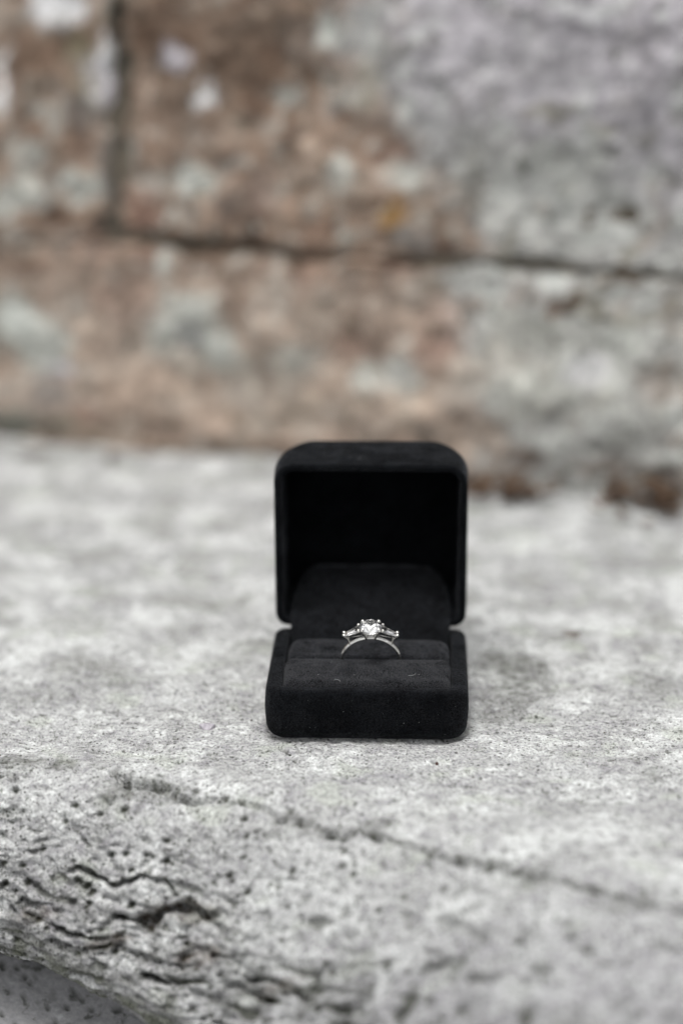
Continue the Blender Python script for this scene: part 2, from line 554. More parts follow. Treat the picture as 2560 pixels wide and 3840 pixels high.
# lichen, rust and mineral patches on the wall: u, w, ru, rw, colour as seen (sRGB), strength
SPOTS = [
    (81.6, 163.7, 59.6, 28.5, (112, 92, 76), 0.55),
    (25.3, 161.6, 24.6, 25.7, (118, 100, 84), 0.5),
    (121.6, 165.1, 21.4, 18.3, (108, 88, 72), 0.5),
    (107.2, 28.4, 77.1, 19.9, (178, 162, 146), 0.5),
    (240.3, 47.7, 47.5, 24.0, (172, 172, 164), 0.5),
    (229.3, 114.9, 36.9, 18.2, (166, 168, 162), 0.45),
    (227.4, 169.0, 54.3, 22.5, (170, 166, 171), 0.5),
    (53.5, 176.3, 4.9, 9.3, (66, 66, 56), 0.75),
    (54.4, 157.5, 6.3, 11.3, (58, 58, 50), 0.9),
    (52.2, 140.2, 6.1, 9.7, (62, 62, 53), 0.85),
    (51.5, 114.0, 5.7, 11.6, (70, 64, 54), 0.85),
    (47.9, 93.0, 9.2, 7.1, (50, 48, 40), 1),
    (52.8, 125.5, 5.3, 8.0, (68, 66, 56), 0.75),
    (77.3, 86.9, 11.3, 2.8, (80, 64, 50), 0.85),
    (96.0, 87.0, 16.7, 2.8, (84, 68, 54), 0.8),
    (121.9, 86.5, 9.2, 2.1, (100, 84, 70), 0.5),
    (183.2, 85.8, 14.1, 2.4, (78, 60, 46), 0.8),
    (225.1, 87.4, 13.7, 3.0, (66, 52, 40), 0.9),
    (257.6, 85.8, 13.4, 2.3, (90, 72, 54), 0.8),
    (165.4, 86.4, 7.2, 1.7, (104, 86, 70), 0.5),
    (25.4, 180.5, 14.7, 8.8, (238, 238, 236), 1),
    (45.1, 152.0, 9.0, 12.9, (205, 200, 208), 1),
    (48.1, 162.4, 5.2, 6.9, (238, 238, 236), 0.8),
    (78.2, 161.0, 6.7, 5.8, (205, 200, 208), 0.8),
    (89.9, 146.6, 5.9, 5.5, (238, 238, 236), 1),
    (2.0, 150.3, 2.7, 10.5, (238, 238, 236), 0.9),
    (2.7, 140.7, 3.5, 5.3, (238, 238, 236), 0.7),
    (24.8, 31.1, 7.1, 5.6, (205, 200, 208), 0.9),
    (5.1, 50.0, 11.9, 12.9, (186, 190, 182), 0.9),
    (16.7, 41.6, 13.9, 14.7, (186, 190, 182), 0.8),
    (12.4, 104.9, 13.6, 8.0, (186, 190, 182), 0.6),
    (35.7, 107.9, 11.5, 7.1, (186, 190, 182), 0.65),
    (12.8, 119.1, 11.6, 8.9, (186, 190, 182), 0.5),
    (21.0, 138.8, 8.6, 5.3, (186, 190, 182), 0.5),
    (85.0, 113.1, 10.7, 6.6, (186, 190, 182), 0.8),
    (67.1, 110.4, 6.1, 5.3, (186, 190, 182), 0.6),
    (71.6, 78.9, 6.4, 6.4, (186, 190, 182), 0.85),
    (2.4, 97.1, 7.9, 6.3, (186, 190, 182), 0.7),
    (64.7, 140.8, 7.4, 10.3, (176, 150, 130), 0.4),
    (65.7, 152.8, 5.6, 6.0, (176, 150, 130), 0.4),
    (82.7, 50.1, 19.8, 17.9, (186, 190, 182), 0.75),
    (99.7, 43.2, 11.3, 9.9, (186, 190, 182), 0.7),
    (87.5, 64.8, 11.3, 5.3, (186, 190, 182), 0.6),
    (84.6, 49.3, 8.0, 8.1, (112, 112, 110), 0.8),
    (122.0, 72.4, 4.4, 19.3, (178, 168, 155), 0.7),
    (174.3, 40.0, 8.7, 10.9, (196, 200, 194), 0.7),
    (159.9, 38.0, 6.2, 5.6, (186, 190, 182), 0.7),
    (168.7, 104.8, 6.0, 7.1, (158, 118, 66), 0.9),
    (169.0, 84.2, 7.2, 2.4, (146, 112, 96), 0.8),
    (64.2, 100.6, 8.5, 10.6, (146, 112, 96), 0.6),
    (62.2, 95.2, 7.6, 5.3, (146, 112, 96), 0.6),
    (104.4, 71.3, 6.5, 10.6, (98, 74, 58), 0.5),
    (107.2, 51.9, 5.6, 7.1, (176, 150, 130), 0.4),
    (129.6, 41.0, 12.9, 10.7, (186, 190, 182), 0.5),
    (248.9, 47.5, 10.3, 7.7, (194, 193, 195), 0.6),
    (229.8, 148.0, 10.1, 2.9, (120, 116, 88), 0.5),
    (248.5, 142.3, 6.6, 2.9, (120, 116, 88), 0.5),
    (270.1, 141.6, 4.9, 2.5, (120, 116, 88), 0.3),
    (237.6, 73.3, 6.9, 5.1, (98, 74, 58), 0.8),
    (241.0, 73.5, 4.3, 4.2, (70, 62, 52), 0.7),
    (222.0, 77.3, 6.9, 5.1, (98, 74, 58), 0.4),
    (200.0, 115.0, 5.2, 6.7, (100, 92, 85), 0.5),
    (177.7, 95.0, 10.6, 6.9, (112, 112, 110), 0.7),
    (170.0, 130.3, 12.2, 8.4, (146, 112, 96), 0.35),
    (173.7, 118.7, 10.5, 6.7, (186, 190, 182), 0.5),
    (178.6, 139.1, 12.1, 6.6, (120, 122, 120), 0.5),
    (147.1, 119.0, 8.0, 8.5, (186, 190, 182), 0.55),
    (136.2, 123.5, 7.2, 6.8, (176, 150, 130), 0.4),
    (123.4, 150.1, 7.2, 5.0, (186, 190, 182), 0.5),
    (135.8, 170.6, 15.9, 10.0, (112, 112, 110), 0.3),
    (142.9, 172.5, 7.0, 6.7, (186, 190, 182), 0.7),
    (112.6, 142.8, 6.4, 6.8, (98, 74, 58), 0.7),
    (110.8, 151.2, 6.3, 6.8, (98, 74, 58), 0.6),
    (119.8, 163.4, 8.9, 6.7, (98, 74, 58), 0.5),
    (83.2, 133.0, 16.6, 10.3, (122, 104, 90), 0.6),
    (99.8, 102.6, 7.4, 8.7, (92, 82, 76), 0.7),
    (114.5, 110.4, 11.0, 10.3, (130, 112, 102), 0.6),
    (190.9, 59.7, 10.6, 12.1, (146, 112, 96), 0.5),
    (184.0, 48.7, 10.7, 10.4, (146, 112, 96), 0.3),
    (155.1, 57.1, 12.6, 10.5, (128, 108, 94), 0.5),
    (151.5, 49.8, 9.1, 7.0, (146, 112, 96), 0.3),
    (11.6, 72.4, 17.6, 5.4, (98, 74, 58), 0.6),
    (44.9, 85.3, 22.9, 8.9, (140, 115, 100), 0.5),
    (54.2, 62.5, 17.2, 10.8, (136, 112, 98), 0.6),
    (57.6, 24.5, 17.3, 11.0, (176, 150, 130), 0.5),
    (80.7, 33.6, 17.1, 12.7, (176, 150, 130), 0.45),
    (39.8, 13.8, 7.9, 5.6, (146, 112, 96), 0.5),
    (72.9, 12.8, 11.5, 6.5, (98, 74, 58), 0.4),
    (95.9, 16.6, 11.4, 7.3, (176, 150, 130), 0.5),
    (138.9, 34.5, 12.8, 9.0, (176, 150, 130), 0.4),
    (140.4, 63.1, 11.0, 10.5, (168, 152, 136), 0.5),
    (209.1, 102.0, 10.3, 10.1, (160, 160, 155), 0.6),
    (206.5, 130.4, 15.4, 13.2, (160, 160, 155), 0.6),
    (237.3, 128.6, 20.1, 9.9, (170, 172, 165), 0.6),
    (254.9, 108.0, 20.0, 11.6, (168, 170, 165), 0.6),
    (224.2, 164.0, 30.0, 14.6, (166, 163, 166), 0.5),
    (265.5, 168.8, 14.7, 14.3, (158, 153, 158), 0.5),
    (271.1, 48.4, 11.7, 10.2, (160, 160, 155), 0.4),
    (278.0, 45.5, 10.0, 10.2, (130, 112, 100), 0.5),
    (280.0, 72.8, 6.7, 10.0, (128, 118, 108), 0.5),
    (263.8, 59.8, 10.1, 6.8, (165, 168, 160), 0.5),
    (222.5, 61.9, 15.5, 10.3, (166, 165, 156), 0.6),
    (230.2, 38.2, 19.0, 10.4, (172, 172, 162), 0.6),
    (214.1, 50.9, 12.2, 10.4, (172, 168, 158), 0.5),
    (198.6, 35.7, 10.6, 8.8, (170, 160, 148), 0.5),
    (224.1, 11.4, 10.5, 4.9, (98, 74, 58), 0.65),
    (259.1, 10.1, 15.4, 4.2, (98, 74, 58), 0.6),
    (281.3, 10.3, 8.5, 3.9, (98, 74, 58), 0.6),
    (206.2, 18.7, 14.1, 8.8, (175, 155, 138), 0.5),
    (246.2, 29.1, 15.4, 10.4, (160, 160, 155), 0.5),
    (175.5, 28.5, 10.8, 8.9, (190, 170, 150), 0.4),
    (131.6, 23.2, 11.1, 9.0, (185, 168, 150), 0.5),
    (107.2, 28.4, 11.3, 10.9, (180, 170, 158), 0.5),
    (6.0, 9.1, 16.0, 7.5, (96, 98, 94), 0.6),
    (20.2, 20.6, 11.9, 7.4, (120, 118, 116), 0.5),
    (39.9, 125.7, 11.4, 8.8, (128, 110, 98), 0.5),
    (34.1, 125.4, 7.7, 5.3, (98, 74, 58), 0.5),
    (13.1, 129.7, 9.6, 5.3, (98, 74, 58), 0.5),
    (19.6, 159.7, 13.3, 6.9, (98, 74, 58), 0.6),
    (8.2, 166.2, 5.8, 8.6, (98, 74, 58), 0.5),
    (34.9, 163.7, 9.4, 6.8, (120, 116, 88), 0.5),
    (40.3, 150.1, 7.6, 12.1, (140, 132, 100), 0.5),
    (49.2, 113.9, 5.7, 24.5, (112, 112, 110), 0.4),
    (36.3, 139.5, 9.5, 7.0, (112, 112, 110), 0.5),
    (81.6, 173.8, 20.1, 11.8, (98, 74, 58), 0.5),
    (63.2, 173.2, 9.2, 10.1, (98, 74, 58), 0.5),
    (107.1, 174.7, 16.2, 11.6, (104, 86, 72), 0.6),
    (155.2, 174.6, 10.5, 9.9, (150, 152, 148), 0.5),
    (164.1, 165.0, 8.7, 9.9, (128, 128, 122), 0.5),
    (159.0, 153.2, 7.0, 10.0, (140, 138, 120), 0.4),
    (9.9, 7.2, 29.8, 5.6, (92, 94, 84), 0.7),
    (40.7, 6.8, 17.6, 2.9, (88, 88, 72), 0.6),
    (101.6, 4.2, 7.6, 4.1, (92, 92, 78), 0.5),
]
JOINT_H = [(0.1, 83.3), (44.9, 85.6), (58.3, 86.8), (73.5, 87.7), (90.4, 87.0), (114.6, 87.1), (132.9, 85.7), (151.1, 86.2), (169.0, 86.3), (179.7, 85.6), (193.8, 86.8), (204.3, 87.1), (218.2, 87.0), (232.0, 87.5), (245.7, 86.7), (260.9, 86.7), (272.7, 85.7), (284.1, 85.1)]
JOINT_V = [(54.4, 184.7), (53.8, 172.9), (52.1, 157.4), (53.1, 143.7), (51.3, 128.0), (51.5, 114.0), (50.5, 101.6), (49.3, 92.7), (48.8, 86.2)]
TINT = [(146.3, 185.8), (151.8, 166.2), (159.1, 144.9), (168.2, 131.9), (187.7, 121.1), (196.7, 109.7), (198.8, 94.6), (183.4, 79.9), (189.1, 59.5), (198.2, 49.7), (203.9, 36.1), (206.2, 18.7), (208.5, 1.1)]
SEED = (18.9, 41.1)
CHIP = (-48.9, 15.2)


# ------------------------------------------------------------------ ledge relief and colour
X2 = np.broadcast_to(LX, LY.shape)
T2 = np.broadcast_to(LT[:, None], LY.shape)
BW, BD, BH = 60.0, 53.8, 16.2                  # ring box base
YAW = R(-2.19)


def foot_distance(x, y):
    """distance outside the footprint of the box, negative inside"""
    c, s = math.cos(-YAW), math.sin(-YAW)
    a, b = c * x - s * y, s * x + c * y
    qx, qy = np.abs(a) - (BW / 2 - 9), np.abs(b) - (BD / 2 - 9)
    return np.hypot(np.maximum(qx, 0), np.maximum(qy, 0)) + np.minimum(np.maximum(qx, qy), 0) - 9


def ledge_relief():
    h = np.zeros(LY.shape)
    stain_shade = np.zeros(LY.shape)
    brown = np.zeros(LY.shape)
    pale = np.zeros(LY.shape)
    front = sstep(45, 120, T2 - 0.45 * (X2 + 40))          # how weathered: most at the front left
    h += 1.5 * fbm(X2 / 62, T2 / 48, 3, 11) * sstep(0, 40, foot_distance(X2, LY))
    h += 0.55 * fbm(X2 / 15, T2 / 13, 3, 12)
    lump = fbm(X2 / 5.2, T2 / 5.0, 3, 13)
    h += 0.30 * lump
    h += 0.17 * noise(X2 / 1.7, T2 / 1.6, 14) + 0.11 * noise(X2 / 1.05, T2 / 1.0, 15)
    # broken, layered crust towards the front edge: ridges that run along the edge
    a = R(24)
    ra, rb = math.cos(a) * X2 - math.sin(a) * -T2, math.sin(a) * X2 + math.cos(a) * -T2
    wob = 3.0 * noise(X2 / 16, T2 / 16, 21)
    ridg = 1 - np.abs(noise(ra / 15, (rb + wob) / 4.2, 22))
    ridg2 = 1 - np.abs(noise(ra / 7.0, (rb + wob) / 2.6, 23))
    crust = front * (2.3 * (ridg - 0.75) + 1.5 * (ridg2 - 0.75) + 0.5 * fbm(X2 / 2.6, T2 / 2.2, 2, 26))
    rim = sstep(74, 100, T2 - 0.5 * (X2 + 105) + 20 - 20 * (X2 > 0)) * front
    h += 0.85 * crust * (1 + 0.6 * rim)
    groove = sstep(0.30, 0.62, noise(ra / 13, (rb + wob) / 2.4, 28)) * rim
    h -= 2.0 * groove
    stain_shade += 0.6 * groove  # shade of the grooves painted in as dark colour
    hol = np.maximum(sstep(0.40, 0.70, noise(ra / 8.5, (rb + wob) / 3.6, 24)), 0.8 * sstep(0.38, 0.62, noise(ra / 4.2, (rb + wob) / 2.2, 27))) * front
    h -= 2.6 * hol
    stain_shade += 0.66 * hol * sstep(-0.3, 0.4, noise(X2 / 10, T2 / 10, 25))  # hollow shade and greenish scatter painted together
    # cracks
    for w, d, s, k, line in CRACKS:
        line = np.array(line)
        w, d = w * 0.9, d * 1.5
        pad = w * 4 + 5
        c0, c1 = np.searchsorted(LX, [line[:, 0].min() - pad, line[:, 0].max() + pad])
        r0, r1 = np.searchsorted(LT, [line[:, 1].min() - pad, line[:, 1].max() + pad])
        xx, tt = X2[r0:r1, c0:c1], T2[r0:r1, c0:c1]
        wx = xx + 1.0 * noise(xx / 4.5, tt / 4.5, 41)
        wt = tt + 1.3 * noise(xx / 4.0, tt / 4.0, 42)
        best = np.full(xx.shape, 1e9); side = np.zeros(xx.shape)
        for p, q in zip(line[:-1], line[1:]):
            e = q - p
            u = np.clip(((wx - p[0]) * e[0] + (wt - p[1]) * e[1]) / max(e @ e, 1e-6), 0, 1)
            dx, dt = wx - p[0] - u * e[0], wt - p[1] - u * e[1]
            dist = np.hypot(dx, dt)
            side = np.where(dist < best, np.sign(dt), side)
            best = np.minimum(best, dist)
        ww = w * (0.75 + 0.6 * noise(xx / 6, tt / 6, 43)) + 0.15
        # steep on the upper lip, running out gently below it
        prof = np.where(side < 0, 1 - sstep(0.1, 0.55, best / ww), 1 - sstep(0.25, 1.7, best / ww))
        brk = 0.62 + 0.38 * sstep(-0.30, 0.25, noise(xx / 6.5, tt / 6.5, 45) + 0.35 * noise(xx / 2.2, tt / 2.2, 46))
        h[r0:r1, c0:c1] -= d * prof * brk
        st = s * np.clip(1 - best / (ww * 1.3), 0, 1) ** 0.8 * (0.5 + 0.7 * noise(xx / 2.2, tt / 2.2, 44)) * brk  # crack shade painted into the colour, with green-grey staining
        tgt = brown if k == 1 else stain_shade
        tgt[r0:r1, c0:c1] = np.maximum(tgt[r0:r1, c0:c1], np.clip(st, 0, 1))
    # pits: those seen in the picture and many small ones
    pits = [(x, t, r) for x, t, r in PITS]
    g = np.random.default_rng(3)
    for _ in range(3600):
        x, t = g.uniform(-140, 140), g.uniform(-60, 190)
        dens = 0.16 + 0.8 * sstep(55, 130, t - 0.42 * x) + 0.35 * (t < 40) * (x < -10)
        clump = 0.5 + 0.9 * float(noise(x / 17, t / 17, 51))
        if g.random() < dens * max(clump, 0.05):
            pits.append((x, t, 0.35 + 0.8 * g.random() ** 2.4))
    for x, t, r in pits:
        if foot_distance(x, -t) < 2:
            continue
        c0, c1 = np.searchsorted(LX, [x - 3.2 * r, x + 3.2 * r])
        r0, r1 = np.searchsorted(LT, [t - 3 * r, t + 3 * r])
        if c1 - c0 < 2 or r1 - r0 < 2:
            continue
        xx, tt = X2[r0:r1, c0:c1], T2[r0:r1, c0:c1]
        q = np.hypot((xx - x) / (1.25 * r), (tt - t) / r) * (1 + 0.35 * noise(xx / (1.1 * r), tt / (1.1 * r), 52))
        hole = 1 - sstep(0.35, 1.15, q)
        h[r0:r1, c0:c1] -= 1.9 * r * hole
        stain_shade[r0:r1, c0:c1] = np.maximum(stain_shade[r0:r1, c0:c1], 0.75 * hole)  # pit shade painted over the whole hole, with dark green algae
    for x, t, rx, r2, s, k in PATCHES:
        q = np.hypot((X2 - x) / (rx * 1.25), (T2 - t) / (r2 * 1.25))
        q = q + 0.35 * fbm(X2 / max(3, rx * 0.5), T2 / max(2.5, r2 * 0.6), 3, 61)
        mask = 1 - sstep(0.35, 1.1, q)
        mask = mask * (0.55 + 0.6 * np.clip(fbm(X2 / 3.2, T2 / 3.0, 2, 62) + 0.3, 0, 1))
        if s < 0:
            pale = np.maximum(pale, -s * mask)
        elif k == 1:
            brown = np.maximum(brown, s * mask)
        else:
            stain_shade = np.maximum(stain_shade, s * mask)
    global RIM
    RIM = rim
    return h, np.clip(stain_shade, 0, 1), np.clip(brown, 0, 1), pale, front, lump


H, STAIN_SHADE, BROWN, PALE, FRONT, LUMP = ledge_relief()
fd = foot_distance(X2, LY)
H = np.where(fd < 6, H * sstep(-4, 6, fd) + np.minimum(H, 0) * (1 - sstep(-4, 6, fd)) * 0.4, H)
H = np.where(fd < 0, np.minimum(H, -0.05), H)
H = H - 0.9 * sstep(-4.5, -2.5, fd) * sstep(1.2, -0.6, fd) * (0.7 + 0.6 * noise(X2 / 3.0, T2 / 3.0, 16))
H = H * (1 - sstep(1.2, 1.65, LA) * 0.6)
PX = X2 + 0 * LY
PY = LY - np.sin(LA) * H
PZ = LZ + np.cos(LA) * H
LEDGE = np.stack([PX, PY, PZ], -1)


def lerp(a, b, f):
    return a + (b - a) * f[..., None]


GREY, CHALK, VIOLET = np.array([0.43, 0.434, 0.431]), np.array([0.64, 0.655, 0.645]), np.array([0.27, 0.264, 0.280])
m1 = fbm(X2 / 26, T2 / 20, 4, 71)
m2 = fbm(X2 / 5.0, T2 / 4.4, 4, 72)
m3 = noise(X2 / 1.7, T2 / 1.6, 73)
tone = np.broadcast_to(GREY, LY.shape + (3,)).copy()
tone = lerp(tone, CHALK, np.clip(sstep(-0.05, 0.75, m1 * 0.75 + m2 * 0.6) * 0.9, 0, 1))
tone = lerp(tone, VIOLET, np.clip(sstep(0.05, 0.85, -m1 * 0.35 - m2 * 0.8), 0, 1) * 0.7)
far = sstep(20, -60, T2)
b1 = fbm(X2 / 17, T2 / 21, 3, 75)
tone = lerp(tone, CHALK * 1.05, sstep(0.15, 0.6, b1) * (0.25 + 0.45 * far))
tone = lerp(tone, np.array([0.30, 0.305, 0.285]), sstep(0.15, 0.6, -b1) * (0.15 + 0.5 * far))
tone = lerp(tone, CHALK * 1.1, sstep(0.35, 0.7, m3) * 0.45)
tone = lerp(tone, VIOLET * 0.75, sstep(0.40, 0.75, -m3) * (0.35 + 0.3 * FRONT))
tone = lerp(tone, CHALK, np.clip(PALE * 2.2, 0, 0.8))
tone = lerp(tone, np.array([0.46, 0.49, 0.43]), sstep(0.35, 0.8, fbm(X2 / 17, T2 / 14, 3, 74)) * 0.45)
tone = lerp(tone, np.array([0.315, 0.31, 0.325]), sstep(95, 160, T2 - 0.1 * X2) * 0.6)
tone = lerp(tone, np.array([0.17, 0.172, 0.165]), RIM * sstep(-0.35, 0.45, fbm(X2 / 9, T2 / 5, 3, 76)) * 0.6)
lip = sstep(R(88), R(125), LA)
tone = lerp(tone, np.array([0.13, 0.14, 0.10]), lip * sstep(-0.5, 0.3, fbm(X2 / 8, T2 / 4, 3, 77)) * 0.8)  # shade under the edge and a greenish cast painted into the colour
tone = lerp(tone, np.array([0.060, 0.064, 0.046]), np.clip(STAIN_SHADE * 1.25, 0, 0.97))  # recess shade and greenish staining share this dark colour
tone = lerp(tone, np.array([0.085, 0.056, 0.034]), np.clip(BROWN * 1.2, 0, 0.97))
tone = np.clip(tone, 0.02, 0.8)
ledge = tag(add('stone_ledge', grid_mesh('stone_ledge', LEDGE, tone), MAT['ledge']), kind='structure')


def on_ledge(x, t):
    j = int(np.clip(np.searchsorted(LX, x), 1, len(LX) - 2)); i = int(np.clip(np.searchsorted(LT, t), 1, len(LT) - 2))
    return LEDGE[i, j]


# lower stone shelf below the front edge, and the ground it lies on
gx = spaced([(-30000, -900, 1500), (-900, -200, 40), (-200, 140, 1.5), (140, 900, 40), (900, 30000, 1500)])
gy = spaced([(30000, 900, 1500), (900, 60, 40), (60, -260, 1.5), (-260, -900, 40), (-900, -30000, 1500)])
G0, G1 = np.meshgrid(gx, gy)
gz = -100 + 0.55 * np.clip(G1 + 75, -60, 120) + 0.05 * (G0 + 80) + 2.5 * fbm(G0 / 60, G1 / 50, 3, 81) + np.where((np.abs(G0) < 200) & (np.abs(G1) < 260), 0.5 * fbm(G0 / 7, G1 / 7, 3, 82), 0)
gfine = sstep(-198, -170, G0) * sstep(138, 110, G0) * sstep(-258, -225, G1) * sstep(58, 40, G1)
gs = sstep(0.35, 0.7, fbm(G0 / 3.2, G1 / 3.0, 3, 83)) * gfine
gt = lerp(np.broadcast_to(np.array([0.33, 0.33, 0.338]), gz.shape + (3,)), np.array([0.06, 0.065, 0.055]), gs * 0.8)
gt = lerp(gt, np.array([0.42, 0.42, 0.425]), sstep(0.1, 0.7, fbm(G0 / 22, G1 / 22, 3, 84)) * 0.5 * gfine)
tag(add('ground', grid_mesh('ground', np.stack([G0, G1, gz - 1.2 * gs], -1), gt), MAT['lower']), kind='structure')

# ------------------------------------------------------------------ the stone wall behind
EU = np.array([0.95217632, -0.30554912, 0.0])
EW = np.array([0.01599121, 0.04983306, 0.99862953])
NW = np.array([-0.30513037, -0.95087139, 0.05233596])
W0 = np.array([-150.0, 292.0, 0.0])
JH, JV, TN = np.array(JOINT_H), np.array(JOINT_V), np.array(TINT)
KW = 1.02                                       # how much of the light on the ledge reaches the wall


def seen(c):
    c = np.array(c, float)
    c = c.mean() + 0.80 * (c - c.mean())
    return np.clip(srgb(*c) / KW, 0.008, 0.75)


def wall_tone(u, w):
    f = lambda s, k, o=4: fbm(u / s, w / s, o, k)
    edge = np.interp(w, TN[::-1, 1], TN[::-1, 0]) + 16 * f(26, 91, 3)
    grey = sstep(-14, 16, u - edge)
    c = np.broadcast_to(seen((142, 119, 101)), u.shape + (3,)).copy()
    c = lerp(c, seen((96, 74, 60)), sstep(0.05, 0.55, f(15, 92)) * 0.85)
    c = lerp(c, seen((172, 153, 135)), sstep(0.1, 0.7, f(21, 93)) * 0.8)
    c = lerp(c, seen((160, 118, 98)), sstep(0.3, 0.8, f(30, 94)) * 0.3)
    c = lerp(c, seen((132, 134, 128)), sstep(0.15, 0.65, f(13, 95)) * 0.45)
    c = lerp(c, seen((184, 188, 180)), sstep(0.38, 0.62, f(9, 96, 3)) * 0.5)
    low = sstep(86, 70, w) * 0.45
    c = lerp(c, seen((172, 155, 140)), low)
    g = np.broadcast_to(seen((163, 163, 158)), u.shape + (3,)).copy()
    hi = sstep(100, 170, w + 0.28 * (u - 200)) * sstep(120, 190, u)
    g = lerp(g, seen((166, 162, 167)), hi)
    g = lerp(g, seen((126, 124, 120)), sstep(0.1, 0.65, f(11, 97)) * 0.62)
    g = lerp(g, seen((186, 190, 184)), sstep(0.12, 0.6, f(12, 98)) * 0.6)
    g = lerp(g, seen((120, 112, 88)), sstep(0.35, 0.75, f(16, 99)) * 0.55 * (1 - 0.6 * hi))
    g = lerp(g, seen((140, 116, 98)), sstep(0.3, 0.7, f(20, 100)) * 0.6 * (1 - hi))
    g = lerp(g, seen((92, 90, 84)), sstep(0.42, 0.68, f(5, 101, 3)) * 0.7)
    c = lerp(c, g * 1.04, grey)
    w1, w2 = u + 4.2 * f(8, 102, 3), w + 4.2 * f(8, 103, 3)
    for su, sw, ru, rw, sc, st in SPOTS:
        near = (np.abs(u - su) < ru * 2.2 + 8) & (np.abs(w - sw) < rw * 2.2 + 8)
        if not near.any():
            continue
        q = np.hypot((w1 - su) / ru, (w2 - sw) / rw)
        c = lerp(c, seen(sc), np.where(near, 1 - sstep(0.5, 1.2, q), 0) * min(1.0, st * 1.08))
    c = c * (1 + 0.30 * f(8.5, 106, 3) + 0.18 * noise(u / 3.6, w / 3.6, 104) + 0.08 * noise(u / 1.3, w / 1.3, 105))[..., None]
    return np.clip(c, 0.008, 0.85)


def wall_bulge(u, w):
    return (12 * sstep(150, 330, u) * sstep(88, 190, w) + 5 * fbm(u / 75, w / 75, 3, 111) + 2.2 * fbm(u / 20, w / 20, 3, 112)
            + 0.9 * fbm(u / 6, w / 6, 3, 113))


wall = tag(empty('stone_wall', tuple(W0)), 'weathered wall of big brown and grey lichened stone blocks behind the ring box', 'wall')


def wall_stone(left, right, bottom, top, step, back=70.0, label=None, out=0.0):
    """left, right are functions of w; bottom, top functions of u"""
    wm = 0.5 * (bottom(0.5 * (left(50) + right(50))) + top(0.5 * (left(50) + right(50))))
    width, height = right(wm) - left(wm), top(0.5 * (left(wm) + right(wm))) - bottom(0.5 * (left(wm) + right(wm)))
    na, nb = max(8, int(width / step)), max(8, int(height / step))
    # crowd the rows towards the rounded arrises
    cr = lambda n: (lambda s: s - 0.10 * np.sin(2 * np.pi * s) / 1.0 * 0.8)(np.linspace(0, 1, n))
    sa, sb = np.concatenate([[0], cr(na), [1]]), np.concatenate([[0], cr(nb), [1]])
    A, B = np.meshgrid(sa, sb)
    um = left(wm) + A * (right(wm) - left(wm))
    w = bottom(um) + B * (top(um) - bottom(um))
    u = left(w) + A * (right(w) - left(w))
    rv = 6.5 + 4.0 * noise(u / 9, w / 9, 121)
    rh = np.clip(0.6 + 3.2 * gap(u) + 1.0 * noise(u / 11, w / 11, 122), 0.5, 7)
    fall = lambda e, r: r * (1 - np.sqrt(1 - (1 - np.clip(e / r, 0, 1)) ** 2))
    n = wall_bulge(u, w) + out - np.maximum(fall(np.minimum(A, 1 - A) * width, rv), fall(np.minimum(B, 1 - B) * height, rh))
    n[0, :] = n[-1, :] = -back
    n[:, 0] = n[:, -1] = -back
    P = u[..., None] * EU + w[..., None] * EW + n[..., None] * NW
    o = add('stone', grid_mesh('stone', P, wall_tone(u, w)), MAT['wall'], wall)
    if label:
        o['label'] = label
    return o


def jh(u):
    return np.interp(u, JH[:, 0], JH[:, 1]) + 1.1 * noise(u / 13.0, 0.7, 131) + 0.6 * noise(u / 4.0, 0.9, 138)


def gap(u):
    g = np.interp(u, [-20, 40, 52, 70, 125, 143, 158, 175, 196, 206, 217, 240, 252, 270, 284, 320], [0.1, 0.15, 1.1, 1.9, 1.5, 0.7, 0.25, 1.2, 1.1, 0.3, 1.4, 1.6, 0.8, 1.3, 0.7, 1.0])
    return np.clip(g + 0.35 * noise(u / 6.0, 2.3, 133), 0.08, 2.6)


def jv(w):
    return np.interp(w, JV[::-1, 1], JV[::-1, 0]) + 1.6 * noise(0.4, w / 12.0, 134) + 0.8 * noise(0.9, w / 4.0, 137)


def vgap(w):
    return np.maximum(0.4, np.interp(w, [86, 90, 96, 104, 118, 135, 155, 185], [2.6, 3.0, 1.8, 0.7, 1.0, 1.8, 1.8, 0.9]) + 0.8 * noise(3.4, w / 7.0, 135))


flat = lambda c, k: (lambda x: c + 1.2 * noise(x / 20.0, k * 1.7 + 0.31, 136))
wall_stone(flat(-176, 1), lambda w: jv(w) - vgap(w), lambda u: jh(u) + gap(u), flat(206, 2), 1.6, label='brown stone block with bright white lichen spots at upper left')
wall_stone(lambda w: jv(w) + vgap(w), flat(392, 3), lambda u: jh(u) + gap(u), flat(206, 4), 1.4, label='large block turning from brown to mauve grey at upper right')
wall_stone(flat(-92, 5), flat(330, 6), lambda u: -22 + 0 * u, lambda u: jh(u) - gap(u), 1.4, label='long tan stone block of the lower course')
wall_stone(flat(-420, 7), flat(-97, 8), lambda u: -22 + 0 * u, lambda u: jh(u) - gap(u), 5)
wall_stone(flat(335, 9), flat(640, 10), lambda u: -22 + 0 * u, lambda u: jh(u) - gap(u), 5, out=4)
wall_stone(flat(-420, 11), flat(-181, 12), lambda u: jh(u) + gap(u), flat(206, 13), 5)
wall_stone(flat(397, 14), flat(640, 15), lambda u: jh(u) + gap(u), flat(206, 16), 5, out=24)
for q, (a, b) in enumerate([(-420, -120), (-116, 190), (194, 470), (474, 640)]):
    wall_stone(flat(a, 17 + q), flat(b, 22 + q), flat(210, 27), flat(330, 30), 5)
mu, mw = np.meshgrid(np.linspace(-415, 635, 211), np.linspace(-20, 326, 70))
mn = -6 + 2.0 * fbm(mu / 14, mw / 14, 3, 141) + 11 * sstep(150, 330, mu) * sstep(88, 190, mw)
